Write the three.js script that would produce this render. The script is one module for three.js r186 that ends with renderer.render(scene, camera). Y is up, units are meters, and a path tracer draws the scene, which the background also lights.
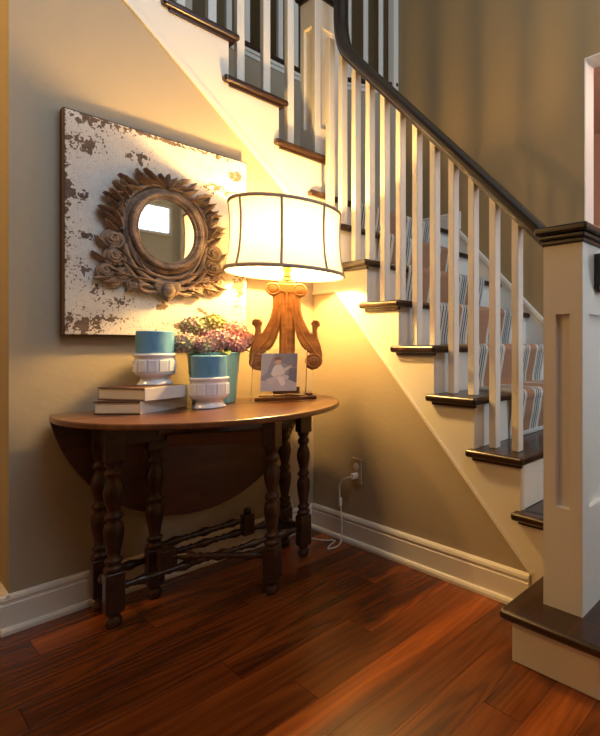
import * as THREE from 'three';
import { RoundedBoxGeometry } from 'three/addons/geometries/RoundedBoxGeometry.js';
import { mergeGeometries } from 'three/addons/utils/BufferGeometryUtils.js';
import { RectAreaLightUniformsLib } from 'three/addons/lights/RectAreaLightUniformsLib.js';
RectAreaLightUniformsLib.init();

// ---------------------------------------------------------------- camera, sky, daylight, exposure
const scene = new THREE.Scene();
scene.background = new THREE.Color(0.80, 0.90, 1.0);
const renderer = new THREE.WebGLRenderer({ antialias: true });
renderer.toneMapping = THREE.LinearToneMapping;
renderer.toneMappingExposure = 1.0;
renderer.shadowMap.enabled = true;
const YAW = 0.57476, SA = Math.sin(YAW), CA = Math.cos(YAW);
const camera = new THREE.PerspectiveCamera(2 * Math.atan(391.2 / 458.55) * 180 / Math.PI, 600 / 736, 0.05, 40);
camera.position.set(-1.3548, 0.9424, 2.2838);
camera.lookAt(-1.3548 + CA, 0.9424, 2.2838 - SA);
camera.setViewOffset(1081, 782.4, 0, 46.4, 600, 736);
scene.add(camera);
function daylight(w, h, pos, look, color, power) {
  const l = new THREE.RectAreaLight(color, power, w, h);
  l.position.set(...pos); l.lookAt(...look); l.castShadow = true; scene.add(l); return l;
}
const LAMP_CD = 4.6;
const DAY = new THREE.Color(0.64, 0.82, 1.0);
daylight(0.56, 0.21, [-0.03, 2.03, 2.79], [-0.03, 2.03, 0], DAY, 6.0);        // glass of the entrance door
daylight(1.36, 1.06, [-0.6, 3.55, 2.79], [-0.6, 3.55, 0], DAY, 10.0);         // window over the door
daylight(0.30, 1.6, [0.725, 1.30, 2.79], [0.725, 1.30, 0], DAY, 9.0);          // sidelight beside the door

// ---------------------------------------------------------------- helpers
let seed = 7;
const rnd = () => { seed = (seed * 1664525 + 1013904223) >>> 0; return seed / 4294967296; };
const V = (x, y, z) => new THREE.Vector3(x, y, z);
const used = {};
const numbered = (n) => { used[n] = (used[n] ?? -1) + 1; return used[n] ? `${n}_${String(used[n]).padStart(3, '0')}` : n; };
function fin(o) { o.castShadow = true; o.receiveShadow = true; return o; }
function part(name, geo, mat, parent, pos, rot) {
  const m = fin(new THREE.Mesh(geo, mat)); m.name = name;
  if (pos) m.position.set(...pos); if (rot) m.rotation.set(...rot);
  parent.add(m); return m;
}
function thing(name, label, category, pos = [0, 0, 0], turn = 0, group) {
  const g = new THREE.Group(); g.name = numbered(name); g.position.set(...pos); g.rotation.y = turn;
  g.userData = { label, category }; if (group) g.userData.group = group; scene.add(g); return g;
}
function struct(name, geo, mat, label, category) {
  const m = fin(new THREE.Mesh(geo, mat)); m.name = name; m.userData = { kind: 'structure', label, category }; scene.add(m); return m;
}
const box = (x0, x1, y0, y1, z0, z1) => { const g = new THREE.BoxGeometry(x1 - x0, y1 - y0, z1 - z0); g.translate((x0 + x1) / 2, (y0 + y1) / 2, (z0 + z1) / 2); return g; };
const rbox = (x0, x1, y0, y1, z0, z1, r = 0.004, s = 2) => { const g = new RoundedBoxGeometry(x1 - x0, y1 - y0, z1 - z0, s, r); g.translate((x0 + x1) / 2, (y0 + y1) / 2, (z0 + z1) / 2); return g; };
function merge(list) { return mergeGeometries(list.map((g) => { const h = g.index ? g.toNonIndexed() : g.clone(); for (const k of Object.keys(h.attributes)) if (!['position', 'normal', 'uv'].includes(k)) h.deleteAttribute(k); return h; })); }
const lathe = (pts, seg = 28) => new THREE.LatheGeometry(pts.map(([r, y]) => new THREE.Vector2(r, y)), seg);
// polygon in (a,b) extruded by depth; plane 'xy' keeps z as depth, 'zy' puts a on z and depth on x
function prism(pts, d0, d1, plane = 'xy', bevel = 0) {
  const s = new THREE.Shape(pts.map(([a, b]) => new THREE.Vector2(a, b)));
  const g = new THREE.ExtrudeGeometry(s, { depth: d1 - d0 - 2 * bevel, bevelEnabled: bevel > 0, bevelSize: bevel, bevelOffset: -bevel, bevelThickness: bevel, bevelSegments: 2, curveSegments: 10 });
  g.translate(0, 0, d0 + bevel);
  if (plane === 'zy') { g.applyMatrix4(new THREE.Matrix4().set(0, 0, 1, 0, 0, 1, 0, 0, 1, 0, 0, 0, 0, 0, 0, 1)); flip(g); }
  if (plane === 'xz') { g.applyMatrix4(new THREE.Matrix4().set(1, 0, 0, 0, 0, 0, 1, 0, 0, 1, 0, 0, 0, 0, 0, 1)); flip(g); }
  return g;
}
function flip(g) {
  const p = g.index ? g.toNonIndexed() : g; const names = Object.keys(p.attributes);
  for (const n of names) { const a = p.attributes[n], k = a.itemSize, r = a.array; for (let i = 0; i < a.count; i += 3) for (let j = 0; j < k; j++) { const t = r[(i + 1) * k + j]; r[(i + 1) * k + j] = r[(i + 2) * k + j]; r[(i + 2) * k + j] = t; } }
  p.computeVertexNormals(); return p;
}
// sweep a closed profile [(a,b)] along points; lateral axis fixed, b goes along the in-plane normal
function sweep(profile, pts, lateral, closedEnds = true) {
  const pos = [], idx = [], n = profile.length;
  pts.forEach((p, i) => {
    const t = (pts[Math.min(i + 1, pts.length - 1)]).clone().sub(pts[Math.max(i - 1, 0)]).normalize();
    const nb = lateral.clone().cross(t).normalize();
    for (const [a, b] of profile) { const q = p.clone().addScaledVector(lateral, a).addScaledVector(nb, b); pos.push(q.x, q.y, q.z); }
  });
  for (let i = 0; i < pts.length - 1; i++) for (let j = 0; j < n; j++) { const a = i * n + j, b = i * n + (j + 1) % n, c = a + n, d = b + n; idx.push(a, b, c, b, d, c); }
  if (closedEnds) { for (let j = 1; j < n - 1; j++) { idx.push(0, j + 1, j); const o = (pts.length - 1) * n; idx.push(o, o + j, o + j + 1); } }
  let g = new THREE.BufferGeometry(); g.setAttribute('position', new THREE.Float32BufferAttribute(pos, 3)); g.setIndex(idx);
  g = g.toNonIndexed(); g.computeVertexNormals(); g.setAttribute('uv', new THREE.Float32BufferAttribute(new Float32Array(g.attributes.position.count * 2), 2)); return g;
}
const tube = (pts, r, seg = 40, rad = 8) => new THREE.TubeGeometry(new THREE.CatmullRomCurve3(pts.map((p) => V(...p))), seg, r, rad, false);
// value noise
const HN = new Float32Array(65536).map(() => rnd());
const hsh = (x, y) => HN[((x & 255) + ((y & 255) << 8)) & 65535];
function noise(x, y, px = 256, py = 256) {
  const m = (a, b) => ((a % b) + b) % b; const xi = Math.floor(x), yi = Math.floor(y); let fx = x - xi, fy = y - yi; fx = fx * fx * (3 - 2 * fx); fy = fy * fy * (3 - 2 * fy);
  const x0 = m(xi, px), x1 = m(xi + 1, px), y0 = m(yi, py), y1 = m(yi + 1, py);
  return (hsh(x0, y0) * (1 - fx) + hsh(x1, y0) * fx) * (1 - fy) + (hsh(x0, y1) * (1 - fx) + hsh(x1, y1) * fx) * fy;
}
const fbm = (x, y, o = 4) => { let s = 0, a = 0.5, t = 0; for (let i = 0; i < o; i++) { s += a * noise(x, y); t += a; x *= 2.03; y *= 2.03; a *= 0.5; } return s / t; };
function tex(w, h, fn, srgb = true) {
  const d = new Uint8Array(w * h * 4);
  for (let y = 0; y < h; y++) for (let x = 0; x < w; x++) { const c = fn(x / w, y / h, x, y), i = (y * w + x) * 4; d[i] = c[0]; d[i + 1] = c[1]; d[i + 2] = c[2]; d[i + 3] = 255; }
  const t = new THREE.DataTexture(d, w, h); t.magFilter = THREE.LinearFilter; t.minFilter = THREE.LinearMipmapLinearFilter; t.generateMipmaps = true;
  t.wrapS = t.wrapT = THREE.RepeatWrapping; if (srgb) t.colorSpace = THREE.SRGBColorSpace; t.needsUpdate = true; return t;
}
const mix3 = (a, b, t) => [a[0] + (b[0] - a[0]) * t, a[1] + (b[1] - a[1]) * t, a[2] + (b[2] - a[2]) * t];
const clamp = (x, a = 0, b = 1) => Math.min(b, Math.max(a, x));
const sst = (a, b, x) => { const t = clamp((x - a) / (b - a)); return t * t * (3 - 2 * t); };

// ---------------------------------------------------------------- materials
const std = (c, r, o = {}) => new THREE.MeshPhysicalMaterial({ color: c, roughness: r, ...o });
const wallBump = tex(256, 256, (u, v) => { const n = 255 * fbm(u * 64, v * 64, 2); return [n, n, n]; }, false);
const M = {};
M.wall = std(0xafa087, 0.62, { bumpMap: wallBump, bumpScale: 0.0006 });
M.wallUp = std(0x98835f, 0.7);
M.white = std(0xe6dfd2, 0.42);
M.ceiling = std(0xe6e2da, 0.9);
M.pink = std(0xd8b8a4, 0.8);
M.door = std(0xc4c8c0, 0.5);
// dark treads and rails: dark walnut streaks
const darkWood = (c0, c1, f = 40) => tex(256, 256, (u, v) => { const n = fbm(u * 4, v * f, 4), k = clamp(n * 1.5 - 0.25); return mix3(c0, c1, k); });
const treadTex = darkWood([32, 18, 10], [66, 38, 20]);
M.tread = std(0xffffff, 0.28, { map: treadTex, clearcoat: 0.25, clearcoatRoughness: 0.2 });
M.rail = std(0x1d110a, 0.3, { clearcoat: 0.35, clearcoatRoughness: 0.2 });
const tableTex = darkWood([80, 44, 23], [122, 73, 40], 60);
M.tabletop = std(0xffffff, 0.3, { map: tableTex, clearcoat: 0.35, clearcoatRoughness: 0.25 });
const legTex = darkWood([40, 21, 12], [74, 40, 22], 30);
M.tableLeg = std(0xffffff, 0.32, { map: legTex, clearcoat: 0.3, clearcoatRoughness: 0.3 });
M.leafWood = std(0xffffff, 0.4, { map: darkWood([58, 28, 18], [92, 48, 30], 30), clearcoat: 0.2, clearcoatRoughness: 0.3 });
M.socket = std(0x3a342c, 0.6);
M.whitePlastic = std(0xe9e4da, 0.35);

// floor boards: eight rows of grain in one picture
const ROWS = 8;
const floorTex = tex(1024, 1024, (u, v) => {
  const row = Math.floor(v * ROWS), w = v * ROWS - row, o = row * 37.3, flat = row % 2;
  const warp = fbm(u * 3 + o, w * 1.3 + o, 3);
  // growth rings cut on a slant: cathedral arches on flat-sawn boards, near-straight lines on the others
  const f = flat ? (w - 0.5) * (w - 0.5) * 9 + (u + 0.1 * row) * 4 + warp * 5 : w * 5 + warp * 5 + u * 1.2;
  const ring = Math.pow(0.5 + 0.5 * Math.sin(f * 5), 1.6);
  const fine = fbm(u * 10 + o, w * 70 + o, 3), pore = fbm(u * 40 + o, w * 160, 2), blot = fbm(u * 3 + o * 2, w * 1.4 + o, 3);
  const k = clamp(0.46 - (flat ? 0.22 : 0.10) * ring * (0.3 + blot) + 0.26 * (fine - 0.5) + 0.85 * (blot - 0.5) + 0.12 * (pore - 0.5));
  const tone = 0.78 + 0.44 * hsh(row * 7 + 3, 11);
  const c = mix3([54, 21, 7], [168, 88, 28], k); return c.map((x) => clamp(x * tone, 0, 255));
});
M.floor = std(0xffffff, 0.26, { map: floorTex, clearcoat: 0.1, clearcoatRoughness: 0.2, specularIntensity: 0.8 });
M.subfloor = std(0x1c0d07, 0.6);

// ---------------------------------------------------------------- dimensions of the stair
const RHO = 0.2, RUN = 0.2192, D1 = 0.4417, W = 1.0, TH = 0.03, NOSE = 0.03;
const TT = (n) => 1.339 - RHO * n;                       // tread tops of the lower flight, n = -1 .. 5
const LAND = TT(-2), ZF = (n) => D1 + n * RUN;           // riser fronts
const T2 = (m) => LAND + RHO * (m + 1), XF = (m) => 0.046 - m * RUN;   // upper flight, m = 0 .. 4
const UP = LAND + RHO * 6;                               // upper floor
const BACKZ = 2.8, LEFTX = -3.2, TOP = 5.1, GZ = -1.0, ENDX = -1.04;

// ---------------------------------------------------------------- floor
{
  const floor = struct('floor', box(LEFTX - 0.1, 2.6, -0.12, -0.013, -3.1, BACKZ + 0.1), M.subfloor, 'glossy reddish-brown plank hardwood floor', 'floor');
  const PW = 0.125, geos = [];
  const L = [0.75, 1.05, 1.4];
  for (let r = 0; r < ROWS; r++) for (const len of L) {
    const w = PW - 0.001, c = 0.0001;
    const g = prism([[-w / 2, -0.012], [w / 2, -0.012], [w / 2, -c], [w / 2 - c, 0], [-w / 2 + c, 0], [-w / 2, -c]], 0, len - 0.0014, 'zy');
    const h = g.toNonIndexed ? g : g; const p = h.attributes.position, uv = new Float32Array(p.count * 2);
    for (let i = 0; i < p.count; i++) { uv[i * 2] = p.getX(i) / 1.5; uv[i * 2 + 1] = (r + 0.04 + 0.92 * clamp(p.getZ(i) / w + 0.5)) / ROWS; }
    h.setAttribute('uv', new THREE.BufferAttribute(uv, 2)); geos.push(h);
  }
  let row = 0;
  for (let z = PW / 2; z < BACKZ; z += PW) {
    let x = -2.4 - rnd() * 0.7;
    while (x < 0) {
      const li = Math.floor(rnd() * 3), r = Math.floor(rnd() * ROWS);
      part('plank', geos[r * 3 + li], M.floor, floor, [x, 0, z]); x += L[li];
    }
    row++;
  }
  // the hall and the far side of the floor, out of the picture
  const far = part('far_boards', merge([box(LEFTX, -1.06, -0.013, -0.001, -3.0, 0), box(-3.2, -2.42, -0.013, -0.001, 0, BACKZ), box(0.6, 2.6, -0.013, -0.001, 0, BACKZ)]), M.floor, floor);
  far.userData.kind = 'stuff';
}
// ---------------------------------------------------------------- walls
const S2 = (x) => 1.7126 + (-0.1675 - x) * 0.925;        // lower edge of the upper stringer
const S1 = (z) => 0.7655 - 0.93 * (z - 0.6713);          // lower edge of the lower stringer
const ZK = 0.6713 + (0.7655 - 1.2) / 0.93;
struct('wall_left', prism([[ENDX, 0], [0.1, 0], [0.1, 1.53], [0, 1.56], [ENDX, S2(ENDX)]], -0.12, -0.002), M.wall, 'taupe wall behind the table, under the upper flight', 'wall');
struct('wall_right', prism([[0, 0], [1.4, 0], [1.4, 0.1], [ZK, 1.2], [0, 1.2]], 0.002, 0.12, 'zy'), M.wall, 'gold-lit wall in the triangle under the lower flight', 'wall');
struct('wall_hall', merge([box(ENDX, ENDX + 0.12, 0, UP - 0.25, -2.2, -0.12), box(LEFTX, ENDX, 0, UP - 0.25, -2.3, -2.2)]), M.wall, 'wall turning the corner into the hall at the left edge', 'wall');
struct('wall_stairwell', merge([box(ENDX + 0.12, 0.62, 1.2, UP - 0.25, GZ - 0.1, GZ),
  prism([[0.553, -1.0], [1.0, -0.553], [1.1, -0.6], [0.6, -1.1]], 1.2, UP - 0.25, 'xz')]), M.wall, 'grey-taupe stairwell wall below the gallery edge', 'wall');
// side wall with a cased pass-through
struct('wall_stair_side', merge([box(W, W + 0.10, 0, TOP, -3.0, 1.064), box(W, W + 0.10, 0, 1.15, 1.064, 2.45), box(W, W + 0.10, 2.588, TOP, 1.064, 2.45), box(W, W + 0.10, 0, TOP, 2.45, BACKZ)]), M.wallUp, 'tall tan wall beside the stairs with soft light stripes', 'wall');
struct('trim_1', merge([box(W - 0.002, W + 0.102, 1.15, 2.588, 1.060, 1.068), box(W - 0.002, W + 0.102, 2.584, 2.592, 1.06, 2.45), box(W - 0.015, W + 0.102, 1.14, 1.16, 1.05, 2.45)]), M.white, 'white painted return of the opening above the newel post', 'trim');
struct('wall_next_room', merge([box(2.5, 2.6, 0, 2.9, -0.5, 2.9), box(W + 0.10, 2.5, 0, 2.9, -0.6, -0.5), box(W + 0.10, 2.6, 0, 2.9, BACKZ, BACKZ + 0.1), box(W + 0.10, 2.6, 2.9, 3.0, -0.6, 2.9)]), M.pink, 'pinkish wall of the room seen through the opening', 'wall');
struct('wall_gallery', merge([box(-3.2, W + 0.10, UP, TOP, -3.1, -3.0)]), M.wallUp, 'dark brown wall at the back of the upstairs gallery', 'wall');
struct('wall_far_left', box(LEFTX - 0.1, LEFTX, 0, TOP, -3.1, BACKZ + 0.1), M.wall, 'side wall of the entrance hall, outside the picture', 'wall');
// entrance wall with the door and the window above it
struct('wall_entrance', merge([box(LEFTX, -0.51, 0, 2.3, BACKZ, BACKZ + 0.12), box(0.45, 0.57, 0, 2.3, BACKZ, BACKZ + 0.12), box(0.88, W, 0, 2.3, BACKZ, BACKZ + 0.12), box(0.57, 0.88, 0, 0.5, BACKZ, BACKZ + 0.12), box(0.57, 0.88, 2.1, 2.3, BACKZ, BACKZ + 0.12), box(LEFTX, W, 2.3, 2.95, BACKZ, BACKZ + 0.12), box(LEFTX, W, 4.15, TOP, BACKZ, BACKZ + 0.12), box(LEFTX, -1.35, 2.95, 4.15, BACKZ, BACKZ + 0.12), box(0.15, W, 2.95, 4.15, BACKZ, BACKZ + 0.12)]), M.wall, 'entrance wall seen only in the mirror', 'wall');
struct('ceiling', box(LEFTX - 0.1, W + 0.10, TOP, TOP + 0.1, -3.1, BACKZ + 0.12), M.ceiling, 'plain white ceiling high over the stairwell', 'ceiling');
M.glass = new THREE.MeshPhysicalMaterial({ color: 0xf4f8ff, roughness: 0.02, transmission: 1, thickness: 0 });
{
  const w1 = struct('window_1', merge([box(-1.35, -1.29, 2.95, 4.15, BACKZ - 0.02, BACKZ + 0.1), box(0.09, 0.15, 2.95, 4.15, BACKZ - 0.02, BACKZ + 0.1), box(-1.29, 0.09, 2.95, 3.01, BACKZ - 0.02, BACKZ + 0.1), box(-1.29, 0.09, 4.09, 4.15, BACKZ - 0.02, BACKZ + 0.1)]), M.white, 'white window frame above the entrance door', 'window');
  part('pane', box(-1.29, 0.09, 3.01, 4.09, BACKZ + 0.03, BACKZ + 0.034), M.glass, w1);
  const win = (name, x0, x1, y0, y1, label) => { const f = 0.035, w = struct(name, merge([box(x0, x0 + f, y0, y1, BACKZ - 0.02, BACKZ + 0.1), box(x1 - f, x1, y0, y1, BACKZ - 0.02, BACKZ + 0.1), box(x0 + f, x1 - f, y0, y0 + f, BACKZ - 0.02, BACKZ + 0.1), box(x0 + f, x1 - f, y1 - f, y1, BACKZ - 0.02, BACKZ + 0.1)]), M.white, label, 'window'); part('pane', box(x0 + f, x1 - f, y0 + f, y1 - f, BACKZ + 0.05, BACKZ + 0.054), M.glass, w); };
  win('window_2', 0.57, 0.88, 0.5, 2.1, 'tall sidelight window beside the entrance door');
  // door with a glazed top light
  const gx0 = -0.32, gx1 = 0.26, gy0 = 1.92, gy1 = 2.14, dx0 = -0.40, dx1 = 0.335, z0 = BACKZ + 0.02, z1 = BACKZ + 0.06;
  const d = struct('door_1', merge([box(dx0, dx1, 0.005, gy0, z0, z1), box(dx0, gx0, gy0, gy1, z0, z1), box(gx1, dx1, gy0, gy1, z0, z1), box(dx0, dx1, gy1, 2.25, z0, z1)]), M.door, 'grey entrance door with a glazed top, seen in the mirror', 'door');
  part('pane', box(gx0, gx1, gy0, gy1, BACKZ + 0.04, BACKZ + 0.044), M.glass, d);
  part('glazing_bead', merge([box(gx0 - 0.02, gx0, gy0 - 0.02, gy1 + 0.02, BACKZ + 0.005, z0), box(gx1, gx1 + 0.02, gy0 - 0.02, gy1 + 0.02, BACKZ + 0.005, z0), box(gx0, gx1, gy0 - 0.02, gy0, BACKZ + 0.005, z0), box(gx0, gx1, gy1, gy1 + 0.02, BACKZ + 0.005, z0)]), M.white, d);
  for (const [a, b] of [[0.18, 0.95], [1.05, 1.80]]) for (const [p, q] of [[-0.30, -0.06], [0.0, 0.24]]) part('door_panel', rbox(p, q, a, b, z0 - 0.008, z0, 0.003), M.door, d);
  part('door_handle', merge([rbox(0.275, 0.305, 0.95, 1.2, BACKZ - 0.005, z0, 0.006), rbox(0.20, 0.30, 1.05, 1.075, BACKZ - 0.04, BACKZ - 0.02, 0.008), rbox(0.28, 0.30, 1.05, 1.075, BACKZ - 0.03, BACKZ + 0.005, 0.006)]), M.rail, d);
  part('door_casing', merge([rbox(-0.52, dx0 - 0.005, 0, 2.255, BACKZ - 0.02, z1), rbox(dx1 + 0.005, 0.46, 0, 2.255, BACKZ - 0.02, z1), rbox(-0.52, 0.46, 2.255, 2.37, BACKZ - 0.02, z1)]), M.white, d);
}
// baseboards: moulded profile (out, height)
const BP = [[0, 0], [0.026, 0], [0.026, 0.012], [0.022, 0.02], [0.014, 0.022], [0.014, 0.092], [0.011, 0.096], [0.011, 0.105], [0.014, 0.108], [0.011, 0.118], [0.005, 0.125], [0, 0.125]];
const baseA = (x0, x1, z, y) => { const g = prism(BP.map(([a, b]) => [z + a, b + y]), x0, x1, 'zy'); return g; };
const baseB = (z0, z1, x, y, s = -1) => prism(BP.map(([a, b]) => [x + s * a, b + y]), z0, z1, 'xy');
struct('baseboard_left', merge([baseA(ENDX - 0.02, 0, 0, 0), baseB(-2.2, 0.012, ENDX, 0)]), M.white, 'white moulded baseboard along the wall behind the table', 'baseboard');
struct('baseboard_right', baseB(0, 1.362, 0, 0), M.white, 'white moulded baseboard under the stairs', 'baseboard');
struct('baseboard_stair_side', baseB(-0.56, 0.105, W, LAND), M.white, 'white baseboard on the landing beside the tan wall', 'baseboard');
{
  const a = baseA(-0.2, 0.56, GZ, LAND);
  const b = baseA(0, 0.64, 0, LAND); b.applyMatrix4(new THREE.Matrix4().makeRotationY(-Math.PI / 4)); b.rotateY(0);
  b.applyMatrix4(new THREE.Matrix4().makeRotationY(0)); b.translate(0.553, 0, -1.0);
  struct('baseboard_stairwell', merge([a, b]), M.white, 'white baseboard at the back of the landing', 'baseboard');
}
// ---------------------------------------------------------------- staircase
const stair = thing('staircase', 'white and dark-wood L-shaped staircase with open stringer and landing', 'staircase');
{
  // lower flight
  const saw = [[0, 1.2], [ZK, 1.2], [1.368, 0.117], [1.368, 0.002], [1.538, 0.002]];
  for (let n = 5; n >= -1; n--) { saw.push([ZF(n), TT(n) - TH], [ZF(n - 1), TT(n) - TH]); }
  saw.push([ZF(-2), LAND - TH], [0, LAND - TH]);
  const st1 = part('stringer', prism(saw, 0, 0.03, 'zy'), M.white, stair); st1.userData.label = 'white open stringer of the lower flight';
  const tr = []; const dir = [1, -0.93], ln = Math.hypot(...dir), nx = 0.93 / ln * 0.014, ny = 1 / ln * 0.014;
  part('stringer_moulding', merge([prism([[ZK, 1.2], [1.368, 0.121], [1.368 + nx, 0.121 + ny], [ZK + nx * 0.7, 1.2 + ny]], -0.007, 0, 'zy', 0.002), prism([[0, 1.2], [ZK, 1.2], [ZK, 1.214], [0, 1.214]], -0.007, 0, 'zy', 0.002)]), M.white, st1);
  for (let n = -1; n <= 5; n++) {
    const g = merge([rbox(0.0005, W, TT(n) - TH, TT(n), ZF(n - 1) - 0.002, ZF(n) + NOSE, 0.012, 3), rbox(-NOSE, 0.03, TT(n) - TH, TT(n), ZF(n - 1) - 0.026, ZF(n) + NOSE, 0.012, 3)]); part('tread', g, M.tread, stair);
    part('cove', box(-0.012, 0, TT(n) - TH - 0.012, TT(n) - TH, ZF(n - 1), ZF(n) + 0.012), M.tread, stair);
  }
  for (let n = -2; n <= 4; n++) part('riser', box(0.03, W, TT(n + 1), TT(n) - TH, ZF(n) - 0.02, ZF(n)), M.white, stair);
  // starter step
  part('starter_step', rbox(-0.254, W, 0.001, 0.13, 1.47, ZF(6), 0.003), M.white, stair);
  part('tread', rbox(-0.284, W, 0.13, 0.16, 1.44, ZF(6) + NOSE, 0.012, 3), M.tread, stair);
  part('riser', box(0.03, W, 0.16, TT(5) - TH, ZF(5) - 0.02, ZF(5)), M.white, stair);
  // landing
  part('landing', merge([prism([[0.0, ZF(-2) - 0.05], [W, ZF(-2) - 0.05], [W, -0.553], [0.553, -1.0], [-0.25, -1.0], [-0.25, -0.03], [0.0, -0.03]], LAND - TH, LAND, 'xz')]), M.tread, stair);
  part('landing_nosing', rbox(-NOSE, W, LAND - TH, LAND, -0.06, ZF(-2) + NOSE, 0.012, 3), M.tread, stair);
  // upper flight
  const s2 = [[0.046, LAND], [0.046, T2(0) - TH]];
  for (let m = 0; m < 5; m++) { s2.push([XF(m + 1), T2(m) - TH]); if (m < 4) s2.push([XF(m + 1), T2(m + 1) - TH]); }
  s2.push([XF(5), UP - 0.03], [ENDX, UP - 0.03], [ENDX, S2(ENDX)], [0, S2(0)], [0, LAND]);
  const st2 = part('stringer', prism(s2, -0.03, 0, 'xy'), M.white, stair); st2.userData.label = 'white open stringer of the upper flight';
  const k = 0.032;
  part('stringer_moulding', merge([prism([[ENDX, S2(ENDX)], [0, S2(0)], [0, S2(0) + k], [ENDX, S2(ENDX) + k]], 0, 0.009, 'xy', 0.003), prism([[ENDX, S2(ENDX) + k], [0, S2(0) + k], [0, S2(0) + k * 1.5], [ENDX, S2(ENDX) + k * 1.5]], 0, 0.005, 'xy', 0.002)]), M.white, st2);
  for (let m = 0; m < 5; m++) {
    const nf = m ? 0.036 : 0.05; part('tread', merge([rbox(XF(m + 1) - 0.002, XF(m) + nf, T2(m) - TH, T2(m), GZ, -0.0005, 0.012, 3), rbox(XF(m + 1) - 0.026, XF(m) + nf, T2(m) - TH, T2(m), -0.03, NOSE, 0.012, 3)]), M.tread, stair);
    part('cove', box(XF(m + 1), XF(m) + 0.012, T2(m) - TH - 0.012, T2(m) - TH, 0, 0.012), M.tread, stair);
    part('riser', box(XF(m) - 0.02, XF(m), m ? T2(m - 1) : LAND, T2(m) - TH, GZ, -0.03), M.white, stair);
  }
  part('riser', box(XF(5) - 0.02, XF(5), T2(4), UP - 0.03, GZ, -0.03), M.white, stair);
  // skirt board on the tan wall
  const sk = (z) => 1.682 - 0.92 * (z - 0.145);
  const sb = part('skirt_board', prism([[0.10, sk(0.10)], [1.75, sk(1.75)], [1.75, sk(1.75) - 0.12], [1.5, 0.15], [0.10, sk(0.10) - 0.32]], W - 0.018, W, 'zy'), M.white, stair);
  part('skirt_moulding', merge([prism([[0.10, sk(0.10) - 0.022], [1.6, sk(1.6) - 0.022], [1.6, sk(1.6) + 0.012], [0.10, sk(0.10) + 0.012]], W - 0.028, W - 0.001, 'zy', 0.004), prism([[0.10, sk(0.10) - 0.045], [1.6, sk(1.6) - 0.045], [1.6, sk(1.6) - 0.026], [0.10, sk(0.10) - 0.026]], W - 0.023, W - 0.001, 'zy', 0.003)]), M.white, sb);
}
// ---------------------------------------------------------------- upper floor and gallery
{
  const fl = struct('floor_upstairs', merge([prism([[LEFTX, -1.0], [0.553, -1.0], [1.0, -0.553], [1.0, -3.0], [LEFTX, -3.0]], UP - 0.25, UP - 0.012, 'xz'), box(LEFTX, ENDX - 0.02, UP - 0.25, UP - 0.012, -1.0, 0)]), M.wall, 'edge of the upstairs floor around the stairwell', 'floor');
  part('floor_boards', merge([prism([[LEFTX, -1.03], [0.54, -1.03], [0.99, -0.58], [0.99, -3.0], [LEFTX, -3.0]], UP - 0.012, UP, 'xz'), box(LEFTX, ENDX - 0.02, UP - 0.012, UP, -1.03, 0)]), M.tread, fl);
}
function gallerySeg(root, p0, p1, ts, half) {
  const L = Math.hypot(p1[0] - p0[0], p1[1] - p0[1]), g = new THREE.Group(); g.name = 'railing_section';
  g.position.set(p0[0], 0, p0[1]); g.rotation.y = -Math.atan2(p1[1] - p0[1], p1[0] - p0[0]); root.add(g);
  part('nosing', rbox(-0.01, L + 0.01, UP - 0.03, UP + 0.002, -0.09, 0.03, 0.01, 2), M.tread, g);
  part('fascia_trim', merge([rbox(-0.008, L + 0.008, UP - 0.056, UP - 0.031, -0.05, 0.018, 0.005), rbox(-0.005, L + 0.005, UP - 0.085, UP - 0.057, -0.05, 0.010, 0.003)]), M.white, g);
  const bg = rbox(-0.0165, 0.0165, UP + 0.002, UP + 0.86, -0.0165, 0.0165, 0.003, 1);
  for (const t of ts) part('baluster', bg, M.white, g, [t, 0, -0.04]);
  part('handrail', rbox(0, L, UP + 0.86, UP + 0.92, -0.075, -0.005, 0.02, 3), M.rail, g);
  return g;
}
{
  const r = thing('gallery_railing', 'upstairs gallery railing with white balusters behind the stairs', 'railing');
  const t = []; for (let x = -1.06; x < 0.52; x += 0.1095) t.push(x + 1.6 + 0.008);
  gallerySeg(r, [-1.6, -1.0], [0.553, -1.0], t);
  gallerySeg(r, [0.553, -1.0], [1.0, -0.553], [0.03, 0.16, 0.28, 0.40, 0.51]);
  part('half_newel', rbox(W - 0.045, W, UP - 0.1, UP + 0.95, -0.60, -0.535, 0.004), M.white, r);
  part('newel_drop', lathe([[0, -0.05], [0.012, -0.045], [0.02, -0.03], [0.014, -0.012], [0.03, 0]], 16), M.white, r, [W - 0.03, UP - 0.09, -0.56]);
}
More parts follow.
